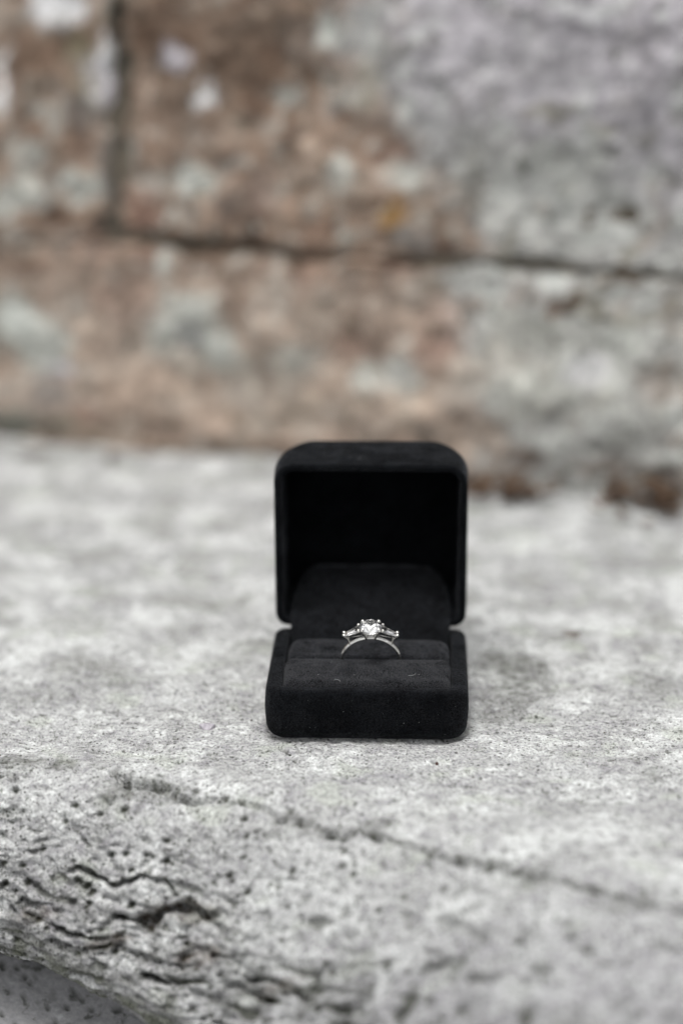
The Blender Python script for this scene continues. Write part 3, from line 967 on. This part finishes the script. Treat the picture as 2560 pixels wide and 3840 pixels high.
add('mortar', grid_mesh('mortar', mu[..., None] * EU + mw[..., None] * EW + mn[..., None] * NW), MAT['mortar'], wall)

# dead leaves and crumbs gathered where the wall meets the ledge
lb = MB()
g = np.random.default_rng(12)
for _ in range(320):
    u = g.uniform(165, 330) if g.random() < 0.75 else g.uniform(-60, 330)
    if noise(np.array(u / 24), np.array(0.5), 181) < -0.1:
        continue
    off = abs(g.normal(0, 13)) + 3
    p = W0 + u * EU + (off + float(wall_bulge(np.array(u), np.array(4.0)))) * NW
    z = float(on_ledge(p[0], -p[1])[2]) + g.uniform(0.4, 7.0)
    a, L, wd = g.uniform(0, 6.28), g.uniform(4, 13), g.uniform(2, 5)
    ca, sa = math.cos(a), math.sin(a)
    vv = []
    for s in np.linspace(-1, 1, 4):
        hw = wd * 0.5 * (1 - 0.85 * s * s)
        for sd in (-1, 0, 1):
            vv.append((p[0] + ca * s * L / 2 - sa * sd * hw, p[1] + sa * s * L / 2 + ca * sd * hw,
                       z + 1.1 * s * s + abs(sd) * 0.8 + g.uniform(-0.2, 0.2)))
    lb.put(vv, [(3 * i + j, 3 * i + j + 1, 3 * i + j + 4, 3 * i + j + 3) for i in range(3) for j in range(2)])
tag(lb.build('leaf_litter', MAT['leaf']), 'brown dead leaf litter along the foot of the stone wall', 'leaf litter', kind='stuff')

# ------------------------------------------------------------------ ring box
box = tag(empty('ring_box', (0, 0, 0), (0, 0, YAW)), 'open black suede ring box standing on the pale stone ledge', 'ring box')


def rrect(hw, hd, r, n=9, rear=None):
    """outline of a rounded rectangle, counter-clockwise; rear is the corner radius on the +y side"""
    pts = []
    q = r if rear is None else rear
    for sx, sy, a0, k_r in ((1, 1, 0, q), (-1, 1, 90, q), (-1, -1, 180, r), (1, -1, 270, r)):
        cx, cy = sx * (hw - k_r), sy * (hd - k_r)
        for k in range(n + 1):
            a = R(a0 + 90 * k / n)
            pts.append((cx + k_r * math.cos(a), cy + k_r * math.sin(a)))
    return pts


def loft(levels, n=9, hw=BW / 2, hd=BD / 2, r=6.2, rear=4.0, swell=None):
    """levels: (inset, z); one closed shell from the outer bottom over the rim to the cavity floor"""
    V, F = [], []
    for ins, z in levels:
        g_ = swell(z) if swell else 0.0
        V += [(x, y, z) for x, y in rrect(hw - ins, hd - ins, max(r + g_ - ins * (0.45 if g_ else 1), 1.2), n, max(rear + 0.35 * g_ - ins * 0.8, 1.0))]
    k = 4 * (n + 1)
    for i in range(len(levels) - 1):
        for j in range(k):
            a, b = i * k + j, i * k + (j + 1) % k
            F.append((a, b, b + k, a + k))
    F.append(tuple(reversed(range(k))))
    F.append(tuple(range((len(levels) - 1) * k, len(levels) * k)))
    return V, F


def arc(ins0, z0, r, a0, a1, n=6):
    return [(ins0 + r * math.cos(R(a0 + (a1 - a0) * i / n)), z0 + r * math.sin(R(a0 + (a1 - a0) * i / n))) for i in range(n + 1)]


def suede_shell(name, H, bottom_r, rim_r, wall, floor, fillet_steps=7, bow=0.35, swell=None):
    lv = arc(bottom_r, bottom_r, bottom_r, 270, 180, fillet_steps)
    zs = np.linspace(bottom_r, H - rim_r, 5)[1:-1]
    lv += [(-bow * math.sin(math.pi * (z - bottom_r) / (H - rim_r - bottom_r)), z) for z in zs]
    lv += arc(rim_r, H - rim_r, rim_r, 180, 90, 5)
    lv += arc(wall - 1.0, H - 1.0, 1.0, 90, 0, 4)
    lv += [(wall, (H + floor) / 2), (wall, floor + 1.5)] + arc(wall + 1.5, floor + 1.5, -1.5, 0, 90, 4)[1:]
    return loft(lv, swell=swell)


def add_shell(name, vf, mat, parent, xf=None):
    V, F = vf
    if xf:
        V = [xf(v) for v in V]
    b = MB(); b.put(V, F)
    o = b.build(name, mat, parent)
    return o


base = add_shell('base', suede_shell('base', BH, 4.2, 1.8, 4.6, 8.0), MAT['suede'], box)

LID_L, LID_TH = 29.5, R(91)


def lid_xf(v):
    x, y, z = v                                # closed pose: rim at z = 0, crown at z = LID_L
    a, b = BD / 2 - y, z
    return (x, BD / 2 + 0.4 + a * math.cos(LID_TH) + b * math.sin(LID_TH), BH + a * math.sin(LID_TH) - b * math.cos(LID_TH))


V, F = suede_shell('lid', LID_L, 5.6, 1.1, 2.3, 3.2, 9, 0.35, lambda z: 5.5 * float(sstep(16, 3, z)))
V = [lid_xf((x, y, LID_L - z)) for x, y, z in V]
lid = add_shell('lid', (V, [tuple(reversed(f)) for f in F]), MAT['suede'], box)


# hinge cover: a padded tongue of suede from behind the cushion up into the lid
def hinge_cover():
    prof = [(16.2, 13.8), (18.5, 15.8), (21.5, 17.9), (25.0, 19.5), (29.0, 20.7), (33.0, 22.1), (37.0, 23.9), (41.0, 25.8), (45.0, 27.7), (48.0, 28.9), (49.6, 29.4)]
    hw = [24.6, 24.7, 24.9, 25.2, 25.4, 25.2, 24.7, 23.9, 22.4, 20.4, 18.6]
    nx = 28
    top = []
    for (y, z), h in zip(prof, hw):
        row = []
        for k in range(nx + 1):
            s = -1 + 2 * k / nx
            sag = 0.55 * (1 - s ** 6)
            row.append((h * s, y, z + sag - 0.9 + 0.25 * float(noise(h * s / 11, y / 7, 151))))
        top.append(row)
    nr = len(top)
    V = [p for r in top for p in r] + [(x, y + 0.4, z - 1.1) for r in top for x, y, z in r]
    m = nx + 1
    F = [(i * m + j, i * m + j + 1, (i + 1) * m + j + 1, (i + 1) * m + j) for i in range(nr - 1) for j in range(nx)]
    o = nr * m
    F += [tuple(reversed([q + o for q in f])) for f in F]
    for i in range(nr - 1):
        for j, fl in ((0, 1), (nx, 0)):
            q = (i * m + j, (i + 1) * m + j, (i + 1) * m + j + o, i * m + j + o)
            F.append(tuple(reversed(q)) if fl else q)
    for j in range(nx):
        F.append((j, j + o, j + 1 + o, j + 1))
        F.append(((nr - 1) * m + j, (nr - 1) * m + j + 1, (nr - 1) * m + j + 1 + o, (nr - 1) * m + j + o))
    b = MB(); b.put(V, F)
    return b.build('hinge_cover', MAT['hinge'], box)


hinge = hinge_cover()


def cushion(hw, y0, y1, ztop, zlow, r, label, fill=3.2):
    """pillow half: plan is a rounded rectangle, top bulges and rolls over at the rim; ztop is a function of x, y"""
    hd, cy = (y1 - y0) / 2, (y0 + y1) / 2
    lv = [(0.5, zlow), (0.0, -fill)]
    V, F = [], []
    n = 7
    ins = [0.0, 0.0] + [fill * (1 - math.cos(R(a))) for a in (15, 30, 45, 60, 75, 90)] + list(np.linspace(fill, hd - 0.2, 11)[1:])
    drop = [-9, -fill] + [-fill * (1 - math.sin(R(a))) for a in (15, 30, 45, 60, 75, 90)] + [0] * 10
    k = None
    for q, (i, dz) in enumerate(zip(ins, drop)):
        out = rrect(hw - i, hd - i, max(r - i, 0.15), n)
        k = len(out)
        for x, y in out:
            zz = zlow if dz == -9 else ztop(x, y + cy) + dz + 0.22 * float(noise(x / 6, (y + cy) / 5, 161)) * (1 if i > 1 else 0)
            V.append((x, y + cy, zz))
    for i in range(len(ins) - 1):
        for j in range(k):
            a, b = i * k + j, i * k + (j + 1) % k
            F.append((a, b, b + k, a + k))
    F.append(tuple(reversed(range(k))))
    F.append(tuple(range((len(ins) - 1) * k, len(ins) * k)))
    b = MB(); b.put(V, F)
    o = b.build('cushion', MAT['pad'], box)
    o['label'] = label
    return o


pad_f = cushion(25.1, -22.2, -4.2, lambda x, y: 17.0 + 1.7 * sstep(-22, -7, y) - 0.25 * (x / 24) ** 2, 8.4, 2.2,
                'front half of the ring cushion, brushed nap')
pad_r = cushion(24.8, -2.9, 16.0, lambda x, y: 17.3 + 0.5 * sstep(0, 8, y) - 0.9 * sstep(9, 16, y) - 2.6 * math.exp(-(x / 8.2) ** 4) * sstep(7, -1, y), 8.4, 6.5, 'rear half of the ring cushion')


# short fibres standing on the suede: uncountable, so one stuff part per surface
def nap(surface, count, length, width, seed, keep=None, mat=None):
    me = surface.data
    g = np.random.default_rng(seed)
    me.calc_loop_triangles()
    nv = len(me.vertices)
    co = np.empty(nv * 3, np.float32); me.vertices.foreach_get('co', co); co = co.reshape(-1, 3) / MM
    tri = np.empty(len(me.loop_triangles) * 3, np.int32); me.loop_triangles.foreach_get('vertices', tri); tri = tri.reshape(-1, 3)
    a, b, c = co[tri[:, 0]], co[tri[:, 1]], co[tri[:, 2]]
    nn = np.cross(b - a, c - a); ar = np.linalg.norm(nn, axis=1) + 1e-12
    cen = (a + b + c) / 3
    nn = nn / ar[:, None]
    wgt = ar * (keep(cen, nn) if keep else 1.0)
    pick = g.choice(len(tri), size=count, p=wgt / wgt.sum())
    r1, r2 = np.sqrt(g.random(count)), g.random(count)
    p = (1 - r1)[:, None] * a[pick] + (r1 * (1 - r2))[:, None] * b[pick] + (r1 * r2)[:, None] * c[pick]
    n = nn[pick]
    ang = 2.6 * noise(p[:, 0] / 8, (p[:, 1] + p[:, 2]) / 7, seed + 1) + g.normal(0, 0.7, count) - 1.2
    t1 = np.cross(n, np.array([0.0, 1.0, 0.02])); l = np.linalg.norm(t1, axis=1, keepdims=True)
    t1 = np.where(l < 0.2, np.cross(n, np.array([1.0, 0, 0])), t1); t1 /= np.linalg.norm(t1, axis=1, keepdims=True) + 1e-9
    t2 = np.cross(n, t1)
    d = np.cos(ang)[:, None] * t1 + np.sin(ang)[:, None] * t2
    s = np.cross(n, d)
    ln = (length * (0.5 + g.random(count)))[:, None]
    lift = (0.35 + 0.45 * g.random(count))[:, None]
    tip = p + ln * (d * (1 - 0.5 * lift) + n * lift)
    w = width * s
    V = np.stack([p - w - 0.02 * n, p + w - 0.02 * n, tip], 1).reshape(-1, 3)
    m2 = bpy.data.meshes.new('nap')
    m2.vertices.add(len(V)); m2.vertices.foreach_set('co', (V * MM).astype(np.float32).ravel())
    m2.loops.add(len(V)); m2.loops.foreach_set('vertex_index', np.arange(len(V), dtype=np.int32))
    m2.polygons.add(count)
    m2.polygons.foreach_set('loop_start', np.arange(0, len(V), 3, dtype=np.int32))
    m2.polygons.foreach_set('loop_total', np.full(count, 3, dtype=np.int32))
    m2.update(calc_edges=True); m2.validate()
    return tag(add('nap', m2, mat or MAT['nap'], surface), kind='stuff')


nap(base, 70000, 0.30, 0.035, 201, lambda c, n: ((c[:, 2] > 1.0) & ((n[:, 2] > -0.8)) & ((c[:, 2] > 12) | (np.abs(c[:, 0]) > 26) | (c[:, 1] < -22))).astype(float))
nap(lid, 60000, 0.26, 0.035, 202, lambda c, n: ((n[:, 1] < 0.3) & ((np.abs(c[:, 0]) > 29.2) | (c[:, 2] > BH + BD - 1.6) | (c[:, 1] < BD / 2 + 1.6))).astype(float))
nap(pad_f, 46000, 0.42, 0.045, 203, lambda c, n: (n[:, 2] > 0.02).astype(float), MAT['pad_nap'])
nap(pad_r, 26000, 0.30, 0.04, 204, lambda c, n: (n[:, 2] > 0.02).astype(float), MAT['pad_nap'])
nap(hinge, 16000, 0.24, 0.04, 205, lambda c, n: (n[:, 2] > 0.2).astype(float))

# ------------------------------------------------------------------ the ring
LEAN = R(14)
ring = tag(empty('ring', (0.7, -3.7, 16.9), (LEAN, 0, R(-1.0))),
           'white gold three stone diamond ring standing upright in the black cushion slot', 'ring')
RO = 9.4                                      # outer radius of the band


def band():
    b = MB()
    n, sec = 96, []
    hwid, th = 1.0, 1.15
    for k in range(12):
        a = 2 * math.pi * k / 12
        ca, sa = math.cos(a), math.sin(a)
        sec.append((hwid * math.copysign(abs(ca) ** 0.95, ca), th / 2 * math.copysign(abs(sa) ** 0.95, sa)))
    V, F = [], []
    for i in range(n):
        t = 2 * math.pi * i / n
        taper = 1.0 - 0.10 * max(0, math.sin(t)) ** 2
        for ay, rr in sec:
            r = RO - th / 2 + rr
            V.append((r * math.cos(t), ay * taper, r * math.sin(t)))
    for i in range(n):
        for k in range(12):
            a, c = i * 12 + k, i * 12 + (k + 1) % 12
            d, e = ((i + 1) % n) * 12 + k, ((i + 1) % n) * 12 + (k + 1) % 12
            F.append((a, d, e, c))
    b.put(V, F)
    return b.build('band', MAT['gold'], ring)


band()
UG = 12.75                                      # height of the girdle of the centre stone
RG = 3.6


def circle(r, z, n=28, flat=1.0):
    return [(r * math.cos(2 * math.pi * i / n), flat * r * math.sin(2 * math.pi * i / n), z) for i in range(n + 1)]


hb = MB()
hb.tube(circle(2.75, UG - 0.95), 0.30, 8)
hb.tube(circle(1.45, UG - 2.6), 0.18, 8)
hb.tube([(-1.7, 0, 9.05), (-0.8, 0, 9.25), (0.8, 0, 9.25), (1.7, 0, 9.05)], 0.55, 8)
hb.tube([(-1.5, -0.9, 9.0), (-1.5, -0.9, UG - 2.3)], 0.24, 8)
hb.tube([(1.5, -0.9, 9.0), (1.5, -0.9, UG - 2.3)], 0.24, 8)
hb.tube([(-1.5, 0.9, 9.0), (-1.5, 0.9, UG - 2.3)], 0.24, 8)
hb.tube([(1.5, 0.9, 9.0), (1.5, 0.9, UG - 2.3)], 0.24, 8)
basket = hb.build('basket', MAT['gold'], ring)
for sx in (-1, 1):
    for sy in (-1, 1):
        c = MB()
        c.tube([(sx * 1.35, sy * 1.25, 9.2), (sx * 1.75, sy * 1.6, 10.4), (sx * 2.35, sy * 2.1, 11.6), (sx * 2.62, sy * 2.36, 12.6), (sx * 2.55, sy * 2.30, 13.2)],
               [0.32, 0.33, 0.36, 0.40, 0.42], 9)
        c.ball((sx * 2.42, sy * 2.20, 13.36), 0.48, 10, 7, (1, 1, 0.85))
        c.build('claw', MAT['gold'], ring)


def hull(name, pts, parent, label=None):
    import bmesh
    bm = bmesh.new()
    for q in pts:
        bm.verts.new([c for c in q])
    r = bmesh.ops.convex_hull(bm, input=bm.verts)
    bmesh.ops.dissolve_limit(bm, angle_limit=R(0.6), verts=bm.verts, edges=bm.edges)
    bmesh.ops.recalc_face_normals(bm, faces=bm.faces)
    for v in bm.verts:
        v.co *= MM
    me = bpy.data.meshes.new(name)
    bm.to_mesh(me); bm.free()
    o = add(name, me, MAT['diamond'], parent, False)
    if label:
        o['label'] = label
    return o


def brilliant():
    pts = []
    rt_, zt, zg = 0.56, 0.34, 0.035
    sl = (zt - zg) / (1 - rt_)
    for k in range(8):
        a = R(45 * k)
        pts.append((rt_ * math.cos(a), rt_ * math.sin(a), zt))
        b = R(45 * k + 22.5)
        rm = 0.79
        zm = zg + (1 - rm * math.cos(R(22.5))) * sl
        pts.append((rm * math.cos(b), rm * math.sin(b), zm))
        rp = 0.22
        pts.append((rp * math.cos(b), rp * math.sin(b), -zg - 0.84 * (1 - rp * math.cos(R(22.5)))))
    for k in range(32):
        a = R(360 * k / 32)
        for z in (zg, -zg):
            pts.append((math.cos(a), math.sin(a), z))
    pts.append((0, 0, -zg - 0.84))
    ca, sa = math.cos(0.2), math.sin(0.2)
    return [((x * ca - y * sa) * RG, (x * sa + y * ca) * RG, z * RG + UG) for x, y, z in pts]


hull('centre_stone', brilliant(), ring, 'round brilliant cut centre diamond')

for sx in (-1, 1):
    # tapered baguette: frame along its length (l), across the finger (y) and up (n)
    A0, A1 = Vector((sx * 3.6, 0, 11.9)), Vector((sx * 7.7, 0, 9.65))
    l = (A1 - A0).normalized()
    nrm = Vector((-l.z * sx, 0, l.x * sx)); nrm = nrm if nrm.z > 0 else -nrm
    P = lambda s, y, h: A0 + (A1 - A0) * s + Vector((0, y, 0)) + nrm * h
    pts = []
    for s, hy in ((0.02, 1.75), (0.98, 1.1)):
        for sy in (-1, 1):
            pts += [P(s, sy * hy, 0.05), P(s, sy * hy, -0.10)]
    for s, hy in ((0.10, 1.2), (0.92, 0.7)):
        for sy in (-1, 1):
            pts.append(P(s, sy * hy, 0.52))
    for s, hy in ((0.2, 0.62), (0.82, 0.32)):
        for sy in (-1, 1):
            pts.append(P(s, sy * hy, -0.75))
    pts += [P(0.3, 0, -1.1), P(0.75, 0, -0.95)]
    hull('side_stone', [tuple(q) for q in pts], ring, 'tapered baguette diamond on the %s shoulder' % ('left' if sx < 0 else 'right'))
    s_ = MB()
    q = lambda s, y, h: tuple(P(s, y, h))
    for sy in (-1, 1):
        s_.tube([q(-0.04, sy * 1.50, -0.22), q(1.02, sy * 0.92, -0.22)], 0.15, 7)
        s_.tube([q(1.03, sy * 0.80, 0.1), (sx * 7.1, sy * 0.75, 8.9), (sx * 6.35, sy * 0.7, 6.75)], [0.22, 0.18, 0.22], 7)
        s_.tube([(sx * 2.3, sy * 1.4, 10.65), (sx * 4.6, sy * 1.1, 9.95), (sx * 7.15, sy * 0.75, 9.05)], 0.10, 7)
    s_.tube([q(1.03, -0.92, -0.2), q(1.03, 0.92, -0.2)], 0.22, 7)
    s_.tube([q(-0.03, -1.5, -0.25), q(-0.03, 1.5, -0.25)], 0.22, 7)
    s_.build('side_setting', MAT['gold'], ring)
    for s, hy, rr in ((-0.02, 1.65, 0.40), (1.03, 0.90, 0.50)):
        for sy in (-1, 1):
            c = MB()
            c.tube([q(s, sy * hy, -0.3), q(s - 0.01, sy * (hy - 0.05), 0.45)], [0.28, 0.36], 8)
            c.ball(q(s - 0.015, sy * (hy - 0.12), 0.55), rr, 10, 7)
            c.build('claw', MAT['gold'], ring)

# ------------------------------------------------------------------ lint, dust, grit


def box_pt(x, y, z):
    c, s = math.cos(YAW), math.sin(YAW)
    return (c * x - s * y, s * x + c * y, z)


for pts, lab in (([(-9.6, -21.0, 17.5), (-9.4, -21.3, 18.1), (-8.8, -21.6, 18.2), (-8.0, -21.7, 17.9), (-7.7, -22.0, 17.5)], 'curled white lint hair at the front edge of the cushion, left of centre'),
                 ([(12.4, -17.6, 17.95), (13.4, -17.5, 18.0), (14.2, -17.1, 18.05), (14.6, -16.3, 18.2)], 'curved white lint hair on the right half of the front cushion')):
    b = MB(); b.tube([box_pt(*q) for q in pts], 0.04, 5)
    tag(b.build('lint_hair', MAT['lint']), lab, 'lint', 'lint hairs on the cushion')
d = MB()
g = np.random.default_rng(21)
for _ in range(44):
    k = g.random()
    if k < 0.4:
        q = (g.uniform(-28, 28), -BD / 2 - 0.45, g.uniform(3, 14.5))
    elif k < 0.75:
        y = g.uniform(-20, -7)
        q = (g.uniform(-23, 23), y, 17.35 + 1.7 * float(sstep(-22, -7, y)))
    elif k < 0.85:
        q = (g.uniform(-26, 26), -BD / 2 + g.uniform(2, 4), BH + 0.15)
    else:
        q = (g.uniform(-24, 24), BD / 2 + g.uniform(3, 18), BH + BD + 0.45)
    r = 0.03 + 0.06 * g.random() ** 3
    d.ball(box_pt(*q), r, 5, 4, (1 + g.random(), 1, 1))
tag(d.build('dust', MAT['lint']), 'pale specks of dust on the black suede', 'dust', kind='stuff')

gr = MB()
g = np.random.default_rng(31)


def crumb(mb, p, r):
    V = [(p[0] + r * (1 + 0.4 * g.normal()) * a, p[1] + r * (1 + 0.4 * g.normal()) * b, p[2] + r * 0.5 + r * 0.8 * c)
         for a, b, c in ((1, 0, 0), (-1, 0, 0), (0, 1, 0), (0, -1, 0), (0, 0, 1), (0, 0, -1))]
    mb.put(V, [(0, 2, 4), (2, 1, 4), (1, 3, 4), (3, 0, 4), (2, 0, 5), (1, 2, 5), (3, 1, 5), (0, 3, 5)])


for _ in range(420):
    x, t = g.uniform(-135, 135), g.uniform(-110, 110)
    if foot_distance(x, -t) < 1 or noise(np.array(x / 14), np.array(t / 14), 171) < -0.15:
        continue
    crumb(gr, on_ledge(x, t), 0.12 + 0.32 * g.random() ** 3)
tag(gr.build('grit', MAT['grit'], None, False), 'dark crumbs of soil and grit on the pale stone', 'grit', kind='stuff')
p = on_ledge(*SEED)
b = MB(); b.ball((p[0], p[1], p[2] + 0.35), 0.55, 8, 6, (0.9, 0.9, 1.15))
tag(b.build('seed', MAT['seed']), 'tiny dark red seed lying on the stone in front of the box', 'seed')
p = on_ledge(*CHIP)
b = MB()
V = [(p[0] + 2.3 * math.cos(a) * (1 + 0.18 * math.sin(3 * a)), p[1] + 1.7 * math.sin(a), p[2] + 0.55 + 0.5 * math.cos(2 * a)) for a in np.linspace(0, 2 * math.pi, 14, endpoint=False)]
V2 = [(x * 0.45 + p[0] * 0.55, y * 0.45 + p[1] * 0.55, p[2] + 1.35) for x, y, z in V]
V3 = [(x, y, p[2] - 0.3) for x, y, z in V]
b.put(V3 + V + V2, [(i, (i + 1) % 14, 14 + (i + 1) % 14, 14 + i) for i in range(14)] + [(14 + i, 14 + (i + 1) % 14, 28 + (i + 1) % 14, 28 + i) for i in range(14)] + [tuple(range(28, 42)), tuple(reversed(range(14)))])
MAT['chip'] = plain_material('mauve_chip', (0.36, 0.34, 0.37), 0.8, 0.35, 700)
tag(b.build('stone_chip', MAT['chip'], None, False), 'small pale mauve stone flake on the ledge left of the box', 'stone chip')
